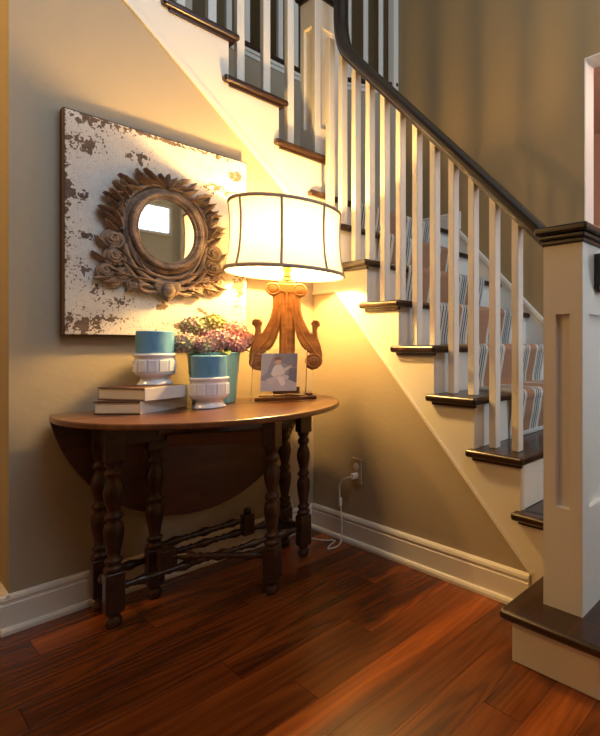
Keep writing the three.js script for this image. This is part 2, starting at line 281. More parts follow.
// ---------------------------------------------------------------- stair railings
const railProf = [[-0.022, -0.03], [0.022, -0.03], [0.026, -0.018], [0.033, -0.010], [0.035, 0.004], [0.031, 0.018], [0.020, 0.028], [0, 0.032], [-0.020, 0.028], [-0.031, 0.018], [-0.035, 0.004], [-0.033, -0.010], [-0.026, -0.018]];
function panelPost(x0, x1, z0, z1, y0, y1, py0, py1, m = 0.042, d = 0.016) {
  const g = [box(x0 + d, x1 - d, py0, py1, z0 + d, z1 - d), box(x0, x1, y0, py0, z0, z1), box(x0, x1, py1, y1, z0, z1)];
  for (const [a, b] of [[x0, x0 + m], [x1 - m, x1]]) for (const [c, e] of [[z0, z0 + m], [z1 - m, z1]]) g.push(box(a, b, py0, py1, c, e));
  return merge(g);
}
const rail1 = (z) => 1.353 + (1.3697 - z) * 0.912;
const RX = 0.06, BZ = -0.045;
{
  const r = thing('stair_railing', 'white baluster railing with dark handrail along the lower flight', 'railing');
  const pts = []; for (let z = 1.56; z > 0.24; z -= 0.06) pts.push(V(RX, rail1(z), z));
  const c0 = V(RX, rail1(0.24), 0.24), c1 = V(RX, rail1(0.155), 0.155), c2 = V(RX, 2.60, 0.150);
  const bz = new THREE.QuadraticBezierCurve3(c0, c1, c2); for (let i = 0; i <= 10; i++) pts.push(bz.getPoint(i / 10));
  pts.push(V(RX, 2.75, 0.150)); const e = new THREE.QuadraticBezierCurve3(V(RX, 2.80, 0.150), V(RX, 2.92, 0.150), V(RX + 0.02, 2.92, 0.0)); for (let i = 0; i <= 8; i++) pts.push(e.getPoint(i / 8)); pts.push(V(RX + 0.03, 2.92, -0.1));
  part('handrail', sweep(railProf, pts, V(1, 0, 0)), M.rail, r);
  for (let n = -1; n <= 4; n++) for (const k of [0, 1]) {
    const z = ZF(n - 1) + 0.054 + k * 0.1096, top = (z < 0.12 ? 2.56 : rail1(z)) - 0.022;
    part('baluster', rbox(-0.0165, 0.0165, TT(n), top, -0.0165, 0.0165, 0.003, 1), M.white, r, [RX, 0, z]);
  }
  const nw = part('newel_post', panelPost(-0.187, 0.12, 1.538, 1.671, 0.16, 1.24, 0.462, 1.033), M.white, r); nw.userData.label = 'wide white panelled newel post on the starter step';
  part('newel_cap', merge([rbox(-0.193, 0.126, 1.238, 1.252, 1.532, 1.677, 0.004), rbox(-0.200, 0.133, 1.252, 1.268, 1.525, 1.684, 0.006), rbox(-0.209, 0.142, 1.268, 1.292, 1.516, 1.695, 0.008, 3)]), M.rail, nw);
}
{
  const r = thing('stair_railing', 'white baluster railing along the upper flight at the top left', 'railing');
  const rail2 = (x) => T2(0) + (0.076 - x) * 0.912 + 0.84;
  const pts = []; for (let x = 0.06; x > -1.05; x -= 0.1) pts.push(V(x, rail2(x), BZ));
  part('handrail', sweep(railProf, pts, V(0, 0, 1)), M.rail, r);
  for (const x of [0.045, -0.0985, -0.214, -0.329, -0.444, -0.559, -0.674, -0.789, -0.904]) {
    let m = 0; while (x < XF(m + 1)) m++;
    part('baluster', rbox(-0.0165, 0.0165, T2(m), rail2(x) - 0.025, -0.0165, 0.0165, 0.003, 1), M.white, r, [x, 0, BZ]);
  }
  const nw = part('newel_post', panelPost(0.03, 0.17, -0.17, -0.03, LAND, 2.79, 2.10, 2.64, 0.032, 0.014), M.white, r); nw.userData.label = 'white panelled corner newel post on the landing';
  part('newel_cap', merge([rbox(0.02, 0.18, 2.785, 2.80, -0.18, -0.02, 0.004), rbox(0.008, 0.192, 2.80, 2.83, -0.192, -0.008, 0.008, 3)]), M.rail, nw);
}
// dark bracket on the newel's white face
{
  const g = thing('wall_bracket', 'small dark wooden bracket on the white face of the big newel post', 'bracket', [-0.085, 1.14, 1.671]);
  part('bracket_body', prism([[0, 0.075], [0.05, 0.075], [0.05, 0.035], [0.046, 0.03], [0.046, 0.018], [0.03, -0.012], [0.012, -0.026], [0, -0.03]], -0.03, 0.03, 'zy', 0.003), M.rail, g);
  part('rosette', lathe([[0, -0.006], [0.03, -0.004], [0.034, 0.0], [0.024, 0.006], [0, 0.008]], 20), M.tableLeg, g, [0, -0.01, 0.012], [Math.PI / 2, 0, 0]);
}
// ---------------------------------------------------------------- runner carpet
{
  const X0 = 0.22, X1 = 0.80, TKc = 0.009;
  const bands = (s) => {   // s = metres from the nearer edge
    if (s < 0.012) return [196, 196, 190]; if (s < 0.018) return [42, 44, 56];
    const stripe = (q) => q < 0.014 ? [196, 192, 180] : q < 0.019 ? [48, 52, 62] : q < 0.030 ? [178, 176, 166] : q < 0.037 ? [62, 88, 98] : q < 0.046 ? [186, 184, 174] : q < 0.050 ? [48, 52, 62] : [200, 196, 184];
    if (s < 0.085) return stripe(s - 0.018); if (s < 0.145) return [158, 120, 92]; if (s < 0.215) return stripe(s - 0.145); return [158, 120, 92];
  };
  const t = tex(1024, 256, (u, v, x, y) => { const s = Math.min(u, 1 - u) * (X1 - X0), c = bands(s), n = 0.86 + 0.28 * hsh(x * 3, y * 5); return c.map((q) => clamp(q * n, 0, 255)); });
  M.runner = std(0xffffff, 0.95, { map: t, sheen: 0.3, sheenRoughness: 0.8 });
  M.binding = std(0xb9b9b2, 0.9);
  const run = thing('stair_runner', 'tan stair runner carpet with white, navy and teal stripes', 'carpet');
  for (let n = 3; n >= -2; n--) {
    // cross-section in (z,y): up the riser, round the nosing, back over the tread
    const zb = ZF(n), y0 = n === 3 ? TT(4) : TT(n + 1) + TKc, yt = TT(n), zn = zb + NOSE;
    const c = [[zb, y0], [zb + 0.001, y0 + 0.03], [zb + 0.006, y0 + 0.06], [zb + 0.016, y0 + 0.10], [zb + 0.025, yt - TH - 0.012], [zn, yt - TH + 0.004], [zn + 0.001, yt - 0.015], [zn - 0.002, yt - 0.004], [zn - 0.012, yt]];
    c.push(n === -2 ? [-0.7, yt] : [ZF(n - 1) + 0.001, yt]);
    const pos = [], uv = [], idx = []; let d = 0;
    const off = c.map((p, i) => { const a = c[Math.max(i - 1, 0)], b = c[Math.min(i + 1, c.length - 1)], tx = b[0] - a[0], ty = b[1] - a[1], l = Math.hypot(tx, ty); return [p[0] + ty / l * TKc, p[1] - tx / l * TKc]; });
    off[0] = [zb + TKc, y0]; off[off.length - 1][1] = yt + TKc;
    c.forEach((p, i) => { if (i) d += Math.hypot(p[0] - c[i - 1][0], p[1] - c[i - 1][1]); for (const [q, x, u] of [[off[i], X0, 0], [off[i], X1, 1], [p, X0, 0], [p, X1, 1]]) { pos.push(x, q[1], q[0]); uv.push(u, d / 0.15); } });
    for (let i = 0; i < c.length - 1; i++) { const a = i * 4, b = a + 4; const q = (i0, i1, i2, i3) => idx.push(i0, i1, i2, i1, i3, i2); q(a, a + 1, b, b + 1); q(a + 2, a, b + 2, b); q(a + 1, a + 3, b + 1, b + 3); }
    let g = new THREE.BufferGeometry(); g.setAttribute('position', new THREE.Float32BufferAttribute(pos, 3)); g.setAttribute('uv', new THREE.Float32BufferAttribute(uv, 2)); g.setIndex(idx); g = g.toNonIndexed(); g.computeVertexNormals();
    part('runner_step', g, M.runner, run);
  }
  part('end_binding', rbox(X0, X1, TT(4) + 0.001, TT(4) + 0.02, ZF(3) + 0.002, ZF(3) + 0.013, 0.004), M.binding, run);
}
// ---------------------------------------------------------------- drop-leaf gate-leg table
const TAB = 0.708;
{
  const XC = -0.535, ZC = 0.182, A = 0.437, B = 0.552, HC = 0.11;
  const t = thing('gateleg_table', 'dark oval gate-leg table with turned legs and one leaf down', 'table', [XC, 0, ZC], -0.045);
  // oval outline split into centre board and two leaves
  const oval = (v0, v1, n = 40) => { const p = []; const a0 = Math.asin(v0 / B), a1 = Math.asin(v1 / B); for (let i = 0; i <= n; i++) { const q = a0 + (a1 - a0) * i / n; p.push([A * Math.cos(q), B * Math.sin(q)]); } for (let i = n; i >= 0; i--) { const q = a0 + (a1 - a0) * i / n; p.push([-A * Math.cos(q), B * Math.sin(q)]); } return p; };
  const planeUV = (g, sx = 1.2, sz = 1.2) => { const p = g.attributes.position, u = new Float32Array(p.count * 2); for (let i = 0; i < p.count; i++) { u[2 * i] = p.getX(i) / sx; u[2 * i + 1] = p.getZ(i) / sz; } g.setAttribute('uv', new THREE.BufferAttribute(u, 2)); return g; };
  part('table_top', planeUV(prism(oval(-HC, HC), TAB - 0.02, TAB, 'xz', 0.005)), M.tabletop, t);
  part('raised_leaf', planeUV(prism(oval(HC + 0.001, B * 0.9999), TAB - 0.02, TAB, 'xz', 0.005)), M.tabletop, t);
  const leaf = oval(HC + 0.002, B * 0.9999).map(([x, z]) => [x, -(z - HC)]);
  const lg = prism(leaf, 0, 0.018, 'xy', 0.005); { const p = lg.attributes.position, u = new Float32Array(p.count * 2); for (let i = 0; i < p.count; i++) { u[2 * i] = p.getX(i); u[2 * i + 1] = p.getY(i); } lg.setAttribute('uv', new THREE.BufferAttribute(u, 2)); }
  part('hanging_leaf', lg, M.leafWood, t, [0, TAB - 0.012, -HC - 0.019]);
  const turned = [[0.0, 0], [0.014, 0.0], [0.020, 0.008], [0.022, 0.018], [0.019, 0.030], [0.014, 0.036], [0.018, 0.042], [0.024, 0.052]];
  const vases = (y0, y1) => { const f = [[0.020, 0], [0.026, 0.03], [0.026, 0.05], [0.017, 0.07], [0.024, 0.10], [0.024, 0.12], [0.016, 0.14], [0.019, 0.20], [0.025, 0.30], [0.027, 0.38], [0.024, 0.43], [0.016, 0.46], [0.024, 0.49], [0.024, 0.51], [0.016, 0.54], [0.018, 0.58], [0.026, 0.68], [0.027, 0.73], [0.023, 0.79], [0.015, 0.84], [0.022, 0.865], [0.024, 0.89], [0.022, 0.91], [0.016, 0.935], [0.023, 0.97], [0.024, 1.0]]; return f.map(([r, k]) => [r, y0 + (y1 - y0) * k]); };
  const legG = merge([lathe(turned, 20), rbox(-0.025, 0.025, 0.05, 0.185, -0.025, 0.025, 0.006), lathe(vases(0.183, 0.555), 20), rbox(-0.025, 0.025, 0.553, TAB - 0.021, -0.025, 0.025, 0.004)]);
  const legs = [[-0.305, -0.085], [-0.305, 0.085], [0.328, -0.085], [0.328, 0.085]];
  for (const [x, z] of legs) part('leg', legG, M.tableLeg, t, [x, 0, z]);
  // gates: one folded under the centre, one swung out under the raised leaf
  const g1 = part('gate_leg', legG, M.tableLeg, t, [0.099, 0, 0.300], [0, 0.64, 0]);
  const g2 = part('gate_leg', legG, M.tableLeg, t, [-0.168, 0, -0.028]);
  // turned stretcher between two points
  const strG = (L, sq = 0.05) => { const p = [[0.0, 0], [0.015, 0]]; const n = Math.max(2, Math.round(L / 0.11)); for (let i = 0; i < n; i++) { const y0 = L * i / n, d = L / n; p.push([0.010, y0 + d * 0.06], [0.014, y0 + d * 0.12], [0.010, y0 + d * 0.18], [0.013, y0 + d * 0.32], [0.019, y0 + d * 0.5], [0.013, y0 + d * 0.68], [0.010, y0 + d * 0.82], [0.014, y0 + d * 0.88], [0.010, y0 + d * 0.94]); } p.push([0.015, L], [0, L]); return lathe(p, 14); };
  const stretcher = (a, b) => { const A3 = V(...a), B3 = V(...b), L = A3.distanceTo(B3); const m = part('stretcher', strG(L), M.tableLeg, t, a); m.quaternion.setFromUnitVectors(V(0, 1, 0), B3.clone().sub(A3).normalize()); return m; };
  const y = 0.128;
  stretcher([-0.285, y, 0.085], [0.298, y, 0.085]); stretcher([-0.285, y, -0.085], [0.298, y, -0.085]);
  stretcher([-0.305, y, -0.065], [-0.305, y, 0.065]); stretcher([0.318, y, -0.065], [0.318, y, 0.065]);
  stretcher([-0.143, 0.170, 0.066], [0.080, 0.150, 0.285]); stretcher([-0.15, 0.178, -0.058], [0.16, 0.178, -0.085]);
  part('pivot_block', rbox(-0.03, 0.02, 0.135, 0.2, -0.024, 0.024, 0.004), M.tableLeg, t, [-0.15, 0, 0.06]);
  const pb = part('pivot_block', rbox(-0.022, 0.022, 0.11, 0.2, -0.02, 0.02, 0.004), M.tableLeg, t, [0.168, 0, -0.083]);
  part('finial', lathe([[0, 0], [0.012, 0.001], [0.01, 0.006], [0.015, 0.013], [0.014, 0.022], [0.007, 0.028], [0, 0.03]], 16), M.tableLeg, pb, [0, 0.199, 0]);
  // apron with its drawer front and the gate top rail
  part('apron', merge([rbox(-0.285, 0.298, 0.60, TAB - 0.021, 0.062, 0.082, 0.002), rbox(-0.285, 0.298, 0.60, TAB - 0.021, -0.100, -0.08, 0.002), rbox(-0.325, -0.305, 0.60, TAB - 0.021, -0.065, 0.065, 0.002), rbox(0.318, 0.338, 0.60, TAB - 0.021, -0.065, 0.065, 0.002)]), M.tableLeg, t);
  part('drawer_front', rbox(-0.19, 0.2, 0.622, 0.672, 0.078, 0.092, 0.004), M.tabletop, t);
  const gr = part('gate_rail', rbox(0, 0.34, 0.578, 0.622, -0.012, 0.012, 0.003), M.tabletop, t, [-0.16, 0, 0.095], [0, -0.66, 0]);
}
// ---------------------------------------------------------------- distressed panel with the oval mirror
{
  const x0 = -0.923, x1 = -0.333, y0 = 0.974, y1 = 1.766, w = x1 - x0, h = y1 - y0;
  const spots = [[0.10, 0.86, 0.07, 0.05], [0.34, 0.86, 0.07, 0.03], [0.80, 0.80, 0.10, 0.03], [0.92, 0.90, 0.08, 0.03], [0.08, 0.29, 0.035, 0.045], [0.16, 0.20, 0.04, 0.035], [0.07, 0.05, 0.13, 0.05], [0.25, 0.16, 0.06, 0.03], [0.46, 0.15, 0.05, 0.025], [0.05, 0.62, 0.05, 0.03], [0.10, 0.45, 0.06, 0.02], [0.70, 0.14, 0.04, 0.02], [0.20, 0.08, 0.10, 0.02], [0.60, 0.05, 0.12, 0.02], [0.93, 0.30, 0.05, 0.12], [0.96, 0.62, 0.03, 0.08], [0.5, 0.985, 0.5, 0.018], [0.1, 0.97, 0.12, 0.03], [0.01, 0.6, 0.02, 0.3]];
  const peel = tex(1024, 1024, (u, v) => {
    let k = 0; for (const [a, b, ra, rb] of spots) { const d = ((u - a) / ra) ** 2 + ((v - b) / rb) ** 2; k = Math.max(k, Math.exp(-d * 0.8)); }
    const n = fbm(u * 34, v * 40, 5), s = fbm(u * 110 + 9, v * 120, 3), m = fbm(u * 7 + 7, v * 7 + 3, 3), f = fbm(u * 160, v * 160, 2);
    const flake = Math.max(k * 0.42 + (n - 0.5) * 1.0 - 0.37, (k * 0.55 + (m - 0.5) * 0.5) * 0.55 + (s - 0.5) * 1.15 - 0.34);
    const bare = sst(0.0, 0.03, flake);
    const paint = mix3([228, 221, 212], [204, 195, 186], clamp(f * 0.9 + (m - 0.5))), wood = mix3([78, 60, 50], [124, 102, 88], fbm(u * 14, v * 90, 3));
    return mix3(paint, wood, bare);
  });
  const t = thing('painted_panel', 'distressed white painted wooden panel with peeling spots on the wall', 'wall panel', [(x0 + x1) / 2, y0, 0.004]);
  const fm = std(0xffffff, 0.75, { map: peel });
  part('board', rbox(-w / 2, w / 2, 0, h, 0, 0.036, 0.003), std(0x5e4226, 0.7), t);
  const g = new THREE.PlaneGeometry(w - 0.012, h - 0.012); const face = new RoundedBoxGeometry(w - 0.010, h - 0.010, 0.008, 1, 0.002);
  { const p = face.attributes.position, u = new Float32Array(p.count * 2); for (let i = 0; i < p.count; i++) { u[2 * i] = p.getX(i) / w + 0.5; u[2 * i + 1] = p.getY(i) / h + 0.5; } face.setAttribute('uv', new THREE.BufferAttribute(u, 2)); }
  part('painted_face', face, fm, t, [0, h / 2, 0.036]);
}
{
  const t = thing('oval_mirror', 'oval mirror in a carved brown-grey wooden frame of leaves and roses', 'mirror', [-0.638, 1.388, 0.0495]);
  const carve = tex(256, 256, (u, v) => { const n = fbm(u * 10, v * 10, 4), f = fbm(u * 60, v * 60, 2); return mix3([98, 80, 68], [172, 146, 124], clamp(n * 1.3 - 0.2 + (f - 0.5) * 0.6)); });
  M.carved = std(0xffffff, 0.55, { map: carve });
  // glass
  const disc = new THREE.CylinderGeometry(1, 1, 0.004, 56); disc.rotateX(Math.PI / 2); disc.scale(0.094, 0.126, 1);
  part('mirror_glass', disc, new THREE.MeshPhysicalMaterial({ color: 0xe8ece8, metalness: 1, roughness: 0.02 }), t, [0, 0, 0.020]);
  const ring = (rows, name) => { // rows: [scale offset d, z]
    const pts = rows.map(([d, z]) => [d, z]), n = 64, pos = [], idx = [];
    for (let i = 0; i <= n; i++) { const a = i / n * Math.PI * 2; for (const [d, z] of pts) pos.push((0.091 + d) * Math.cos(a), (0.123 + d) * Math.sin(a), z); }
    for (let i = 0; i < n; i++) for (let j = 0; j < pts.length - 1; j++) { const a = i * pts.length + j, b = a + 1, c = a + pts.length, e = c + 1; idx.push(a, c, b, b, c, e); }
    let g = new THREE.BufferGeometry(); g.setAttribute('position', new THREE.Float32BufferAttribute(pos, 3)); g.setIndex(idx); g = g.toNonIndexed(); g.computeVertexNormals();
    const u = new Float32Array(g.attributes.position.count * 2); for (let i = 0; i < g.attributes.position.count; i++) { u[2 * i] = g.attributes.position.getX(i) * 3; u[2 * i + 1] = g.attributes.position.getY(i) * 3; } g.setAttribute('uv', new THREE.BufferAttribute(u, 2)); return part(name, g, M.carved, t);
  };
  ring([[0, 0.02], [0.0, 0.030], [0.003, 0.033], [0.007, 0.032], [0.009, 0.036], [0.014, 0.042], [0.021, 0.043], [0.027, 0.038], [0.030, 0.028], [0.032, 0.0]], 'inner_ring');
  ring([[0.028, 0.0], [0.030, 0.022], [0.036, 0.024], [0.044, 0.018], [0.047, 0.0]], 'back_plate');
  // carved leaf: lens with a raised midrib
  const leafG = (L, Wd, H, curl) => {
    const pos = [], idx = [], nt = 8, ns = 6;
    for (let i = 0; i <= nt; i++) { const q = i / nt, wd = Wd * Math.sqrt(Math.max(0, Math.sin(Math.PI * Math.pow(q * 0.95 + 0.045, 1.15)))) + 0.0008, bx = curl * q * q * L;
      for (let j = 0; j <= ns; j++) { const s = j / ns * 2 - 1; const lobe = 1 + 0.16 * Math.sin(q * 19) * Math.abs(s); const zz = H * (1 - s * s) * (0.55 + 0.45 * Math.sin(q * Math.PI)) + H * 0.35 * Math.exp(-s * s * 14) - H * 0.22 * Math.exp(-((Math.abs(s) - 0.45) ** 2) * 30); pos.push(bx + s * wd * lobe, q * L, zz + H * 0.7 * q * q); } }
    for (let i = 0; i < nt; i++) for (let j = 0; j < ns; j++) { const a = i * (ns + 1) + j, b = a + 1, c = a + ns + 1, e = c + 1; idx.push(a, b, c, b, e, c); }
    const off = pos.length / 3; for (let i = 0; i <= nt; i++) for (const j of [0, ns]) { const k = (i * (ns + 1) + j) * 3; pos.push(pos[k], pos[k + 1], -0.004); }
    for (let i = 0; i < nt; i++) { const a = off + i * 2, l0 = i * (ns + 1), l1 = l0 + ns + 1; idx.push(a, l0, a + 2, l0, l1, a + 2, a + 1, a + 3, l0 + ns, l0 + ns, a + 3, l1 + ns, a, a + 2, a + 1, a + 1, a + 2, a + 3); }
    const g = new THREE.BufferGeometry(); g.setAttribute('position', new THREE.Float32BufferAttribute(pos, 3)); g.setIndex(idx); const f = g.toNonIndexed(); f.computeVertexNormals();
    const u = new Float32Array(f.attributes.position.count * 2); for (let i = 0; i < f.attributes.position.count; i++) { u[2 * i] = f.attributes.position.getX(i) * 6 + f.attributes.position.getY(i) * 2; u[2 * i + 1] = f.attributes.position.getY(i) * 4; } f.setAttribute('uv', new THREE.BufferAttribute(u, 2)); return f;
  };
  const LG = [leafG(0.068, 0.0105, 0.018, 0.22), leafG(0.058, 0.0092, 0.016, -0.22), leafG(0.078, 0.012, 0.017, 0.35)];
  const LGm = [leafG(0.068, 0.0105, 0.018, -0.22), leafG(0.058, 0.0092, 0.016, 0.22), leafG(0.078, 0.012, 0.017, -0.35)];
  const leaf = (s, k, x, y, deg, z = 0.01) => part('carved_leaf', (s > 0 ? LG : LGm)[k], M.carved, t, [s * x, y, z], [0, 0, -s * deg * Math.PI / 180]);
  // rose: spiral of petals
  const roseG = (R) => { const l = []; for (const [r, tb, z, a] of [[0.80, 0.20, 0.16, 0.3], [0.52, 0.18, 0.34, 2.1], [0.26, 0.15, 0.50, 4.0]]) { const q = new THREE.TorusGeometry(r, tb, 8, 22, Math.PI * 1.8); q.rotateX(0.10); q.rotateZ(a); q.translate(0.04 * Math.cos(a), 0.04 * Math.sin(a), z); l.push(q); } const b = new THREE.SphereGeometry(0.95, 16, 10); b.scale(1, 1, 0.42); l.push(b); const c = new THREE.SphereGeometry(0.16, 10, 8); c.translate(0, 0, 0.5); l.push(c); const g = merge(l); g.scale(R, R, R); return g; };
  const RG = [roseG(0.036), roseG(0.029), roseG(0.024)];
  const rose = (s, k, x, y, z = 0.008) => part('carved_rose', RG[k], M.carved, t, [s * x, y, z], [0, 0, s * (x * 17 + y * 9)]);
  const scroll = (s, pts, r) => { const p = pts.map(([x, y, z]) => [s * x, y, z ?? 0.018]); return part('carved_scroll', tube(p, r, 24, 7), M.carved, t); };
  for (const s of [-1, 1]) {
    // laurel spray over the top and down the side
    [[0.010, 0.172, 62], [0.045, 0.168, 78], [0.020, 0.184, 36], [0.075, 0.150, 88], [0.058, 0.176, 52], [0.088, 0.150, 48], [0.100, 0.128, 96], [0.110, 0.118, 42], [0.122, 0.085, 58], [0.118, 0.100, 28], [0.132, 0.055, 62], [0.130, 0.068, 24], [0.138, 0.028, 52], [0.136, 0.034, 16], [0.140, 0.002, 46], [0.138, -0.005, 14], [0.142, -0.028, 56]].forEach(([x, y, d], i) => leaf(s, i % 3 === 0 ? 0 : i % 3 === 1 ? 1 : 0, x * 1.0, y - 0.004, d, 0.012 + (i % 2) * 0.008));
    // inner ribbon band
    scroll(s, [[0.0, 0.178], [0.06, 0.165], [0.108, 0.118], [0.132, 0.05], [0.136, -0.02]], 0.008);
    // roses down the lower side
    rose(s, 0, 0.160, -0.058); rose(s, 0, 0.156, -0.122); rose(s, 1, 0.180, -0.178); rose(s, 1, 0.134, -0.186); rose(s, 2, 0.158, -0.215); rose(s, 2, 0.102, -0.218);
    // acanthus scrolls from the bottom up to the sides
    scroll(s, [[0.0, -0.205], [0.045, -0.198], [0.085, -0.170], [0.115, -0.125], [0.128, -0.07]], 0.009);
    scroll(s, [[0.010, -0.225], [0.055, -0.222], [0.10, -0.190], [0.130, -0.140]], 0.008);
    scroll(s, [[0.0, -0.185], [0.05, -0.170], [0.085, -0.138], [0.108, -0.09], [0.115, -0.04]], 0.008);
    scroll(s, [[0.030, -0.240], [0.065, -0.244], [0.085, -0.230], [0.080, -0.215], [0.068, -0.218]], 0.009);
    for (const [x, y, d, k] of [[0.03, -0.205, 66, 2], [0.035, -0.188, 48, 2], [0.045, -0.220, 88, 2], [0.085, -0.175, 40, 0], [0.09, -0.195, 70, 0], [0.105, -0.14, 30, 0], [0.05, -0.23, 108, 1], [0.12, -0.185, 80, 1], [0.13, -0.21, 110, 1], [0.155, -0.19, 120, 1], [0.165, -0.14, 75, 1], [0.165, -0.10, 55, 1], [0.06, -0.17, 44, 1]]) leaf(s, k, x, y, d, 0.006);
  }
  // point at the bottom and shell at the top
  const sh = prism([[-0.04, -0.200], [0.04, -0.200], [0.046, -0.222], [0.030, -0.248], [0.012, -0.266], [0, -0.276], [-0.012, -0.266], [-0.030, -0.248], [-0.046, -0.222]], 0, 0.034, 'xy', 0.010); part('cartouche', sh, M.carved, t);
  part('cartouche_boss', (() => { const g = new THREE.SphereGeometry(1, 16, 10); g.scale(0.022, 0.03, 0.014); return g; })(), M.carved, t, [0, -0.232, 0.034]);
  for (const d of [-40, -14, 14, 40]) part('carved_leaf', LG[1], M.carved, t, [0, 0.165, 0.016], [0, 0, d * Math.PI / 180]);
}
// ---------------------------------------------------------------- table lamp
{
  const LX = -0.288, LZ = 0.29;
  const lampTex = tex(256, 256, (u, v) => { const n = fbm(u * 12, v * 50, 4); return mix3([128, 78, 36], [190, 130, 68], clamp(n * 1.5 - 0.25)); });
  M.lampWood = std(0xffffff, 0.5, { map: lampTex });
  const t = thing('table_lamp', 'carved wooden scroll table lamp with a lit white bell shade', 'lamp', [LX, TAB, LZ], -0.55);
  const Y = (y) => y - TAB;
  part('plinth', merge([rbox(-0.115, 0.115, 0, 0.016, -0.05, 0.05, 0.004), rbox(-0.10, 0.10, 0.015, 0.028, -0.042, 0.042, 0.005), rbox(-0.05, 0.05, 0.027, 0.055, -0.036, 0.036, 0.006)]), M.tabletop, t);
  const flute = []; for (let i = 0; i < 48; i++) { const a = i / 48 * Math.PI * 2, r = 0.027 + 0.003 * Math.cos(a * 8); flute.push([r * Math.cos(a), r * Math.sin(a)]); }
  const col = prism(flute, 0.05, Y(1.20), 'xz'); part('column', col, M.lampWood, t);
  part('capital', merge([rbox(-0.042, 0.042, Y(1.165), Y(1.205), -0.03, 0.03, 0.006), rbox(-0.03, 0.03, Y(1.20), Y(1.216), -0.026, 0.026, 0.006), lathe([[0, 0], [0.026, 0], [0.022, 0.01], [0.012, 0.018], [0, 0.02]].map(([r, y]) => [r, y + Y(1.214)]), 20)]), M.lampWood, t);
  const legP = [[0.012, 1.205], [0.055, 1.200], [0.060, 1.165], [0.052, 1.14], [0.053, 1.10], [0.062, 1.055], [0.076, 1.02], [0.090, 0.995], [0.098, 0.995], [0.097, 1.02], [0.092, 1.035], [0.100, 1.050], [0.116, 1.052], [0.127, 1.042], [0.128, 1.026], [0.119, 1.020], [0.116, 1.005], [0.119, 0.975], [0.130, 0.94], [0.138, 0.90], [0.135, 0.865], [0.118, 0.838], [0.094, 0.832], [0.074, 0.846], [0.068, 0.872], [0.078, 0.892], [0.088, 0.905], [0.074, 0.915], [0.056, 0.935], [0.038, 0.975], [0.026, 1.03], [0.018, 1.09], [0.012, 1.14]];
  for (const s of [-1, 1]) {
    let pts = legP.map(([x, y]) => [s * x, Y(y)]); if (s < 0) pts = pts.reverse();
    const leg = part('scroll_leg', prism(pts, -0.026, 0.026, 'xy', 0.007), M.lampWood, t);
    const vol = (x, y, r, d) => merge([(() => { const g = lathe([[0, -d], [r * 0.8, -d], [r, -d + 0.006], [r, d - 0.006], [r * 0.85, d], [r * 0.7, d - 0.004], [r * 0.55, d - 0.004], [r * 0.45, d + 0.002], [r * 0.3, d - 0.002], [0, d + 0.003]], 24); g.rotateX(Math.PI / 2); g.translate(s * x, Y(y), 0); return g; })()]);
    part('volute', vol(0.050, 1.178, 0.028, 0.034), M.lampWood, leg); part('volute', vol(0.104, 0.872, 0.034, 0.032), M.lampWood, leg);
    part('leaf_tip', vol(0.113, 1.036, 0.014, 0.029), M.lampWood, leg);
    // raised fillet down the leg
    part('fillet', tube([[s * 0.034, Y(1.16), 0.026], [s * 0.036, Y(1.09), 0.026], [s * 0.046, Y(1.03), 0.026], [s * 0.066, Y(0.975), 0.026], [s * 0.095, Y(0.93), 0.026], [s * 0.12, Y(0.89), 0.026]], 0.005, 24, 6), M.lampWood, leg);
  }
  M.brass = std(0xc8a050, 0.3, { metalness: 1 });
  part('socket', lathe([[0, Y(1.232)], [0.013, Y(1.232)], [0.015, Y(1.24)], [0.010, Y(1.25)], [0.016, Y(1.262)], [0.018, Y(1.32)], [0.012, Y(1.325)], [0, Y(1.325)]], 20), M.brass, t);
  const bulb = part('bulb', lathe([[0.012, 0], [0.014, 0.02], [0.026, 0.045], [0.031, 0.065], [0.027, 0.085], [0.014, 0.098], [0, 0.101]], 20), new THREE.MeshStandardMaterial({ color: 0xfff0d8, emissive: new THREE.Color(1, 0.66, 0.34), emissiveIntensity: 8 }), t, [0, Y(1.325), 0]);
  // shade: bell profile with eight ribs, trimmed rims, spider
  const prof = [[0.2265, 0], [0.219, 0.03], [0.211, 0.07], [0.2065, 0.12], [0.2045, 0.17], [0.205, 0.22], [0.208, 0.26], [0.2105, 0.286]];
  M.shade = new THREE.MeshPhysicalMaterial({ color: 0xeeeef0, roughness: 1, transmission: 0.14, thickness: 0, side: THREE.DoubleSide });
  M.shadeTrim = std(0xa8978a, 0.8);
  const sh = part('lamp_shade', lathe(prof, 64), M.shade, t, [0, Y(1.244), 0]);
  const band = (r, y, h) => lathe([[r - 0.002, y - h], [r + 0.003, y - h], [r + 0.004, y], [r + 0.003, y + h], [r - 0.002, y + h], [r - 0.002, y - h]], 64);
  part('rim_trim', band(0.2245, 0.007, 0.0075), M.shadeTrim, sh); part('rim_trim', band(0.2105, 0.281, 0.0065), M.shadeTrim, sh);
  for (let i = 0; i < 8; i++) { const a = i / 8 * Math.PI * 2 + 0.03; part('rib', tube(prof.map(([r, y]) => [(r + 0.001) * Math.cos(a), y, (r + 0.001) * Math.sin(a)]), 0.0052, 16, 6), M.shadeTrim, sh); }
  const spider = []; for (let i = 0; i < 3; i++) { const a = i / 3 * Math.PI * 2; spider.push(tube([[0, 0.262, 0], [0.21 * Math.cos(a), 0.284, 0.21 * Math.sin(a)]], 0.0018, 4, 6)); }
  part('harp', merge([...spider, tube([[0.012, 0.076, 0], [0.045, 0.12, 0], [0.045, 0.20, 0], [0, 0.262, 0], [-0.045, 0.20, 0], [-0.045, 0.12, 0], [-0.012, 0.076, 0]], 0.0016, 40, 6)]), M.brass, sh);
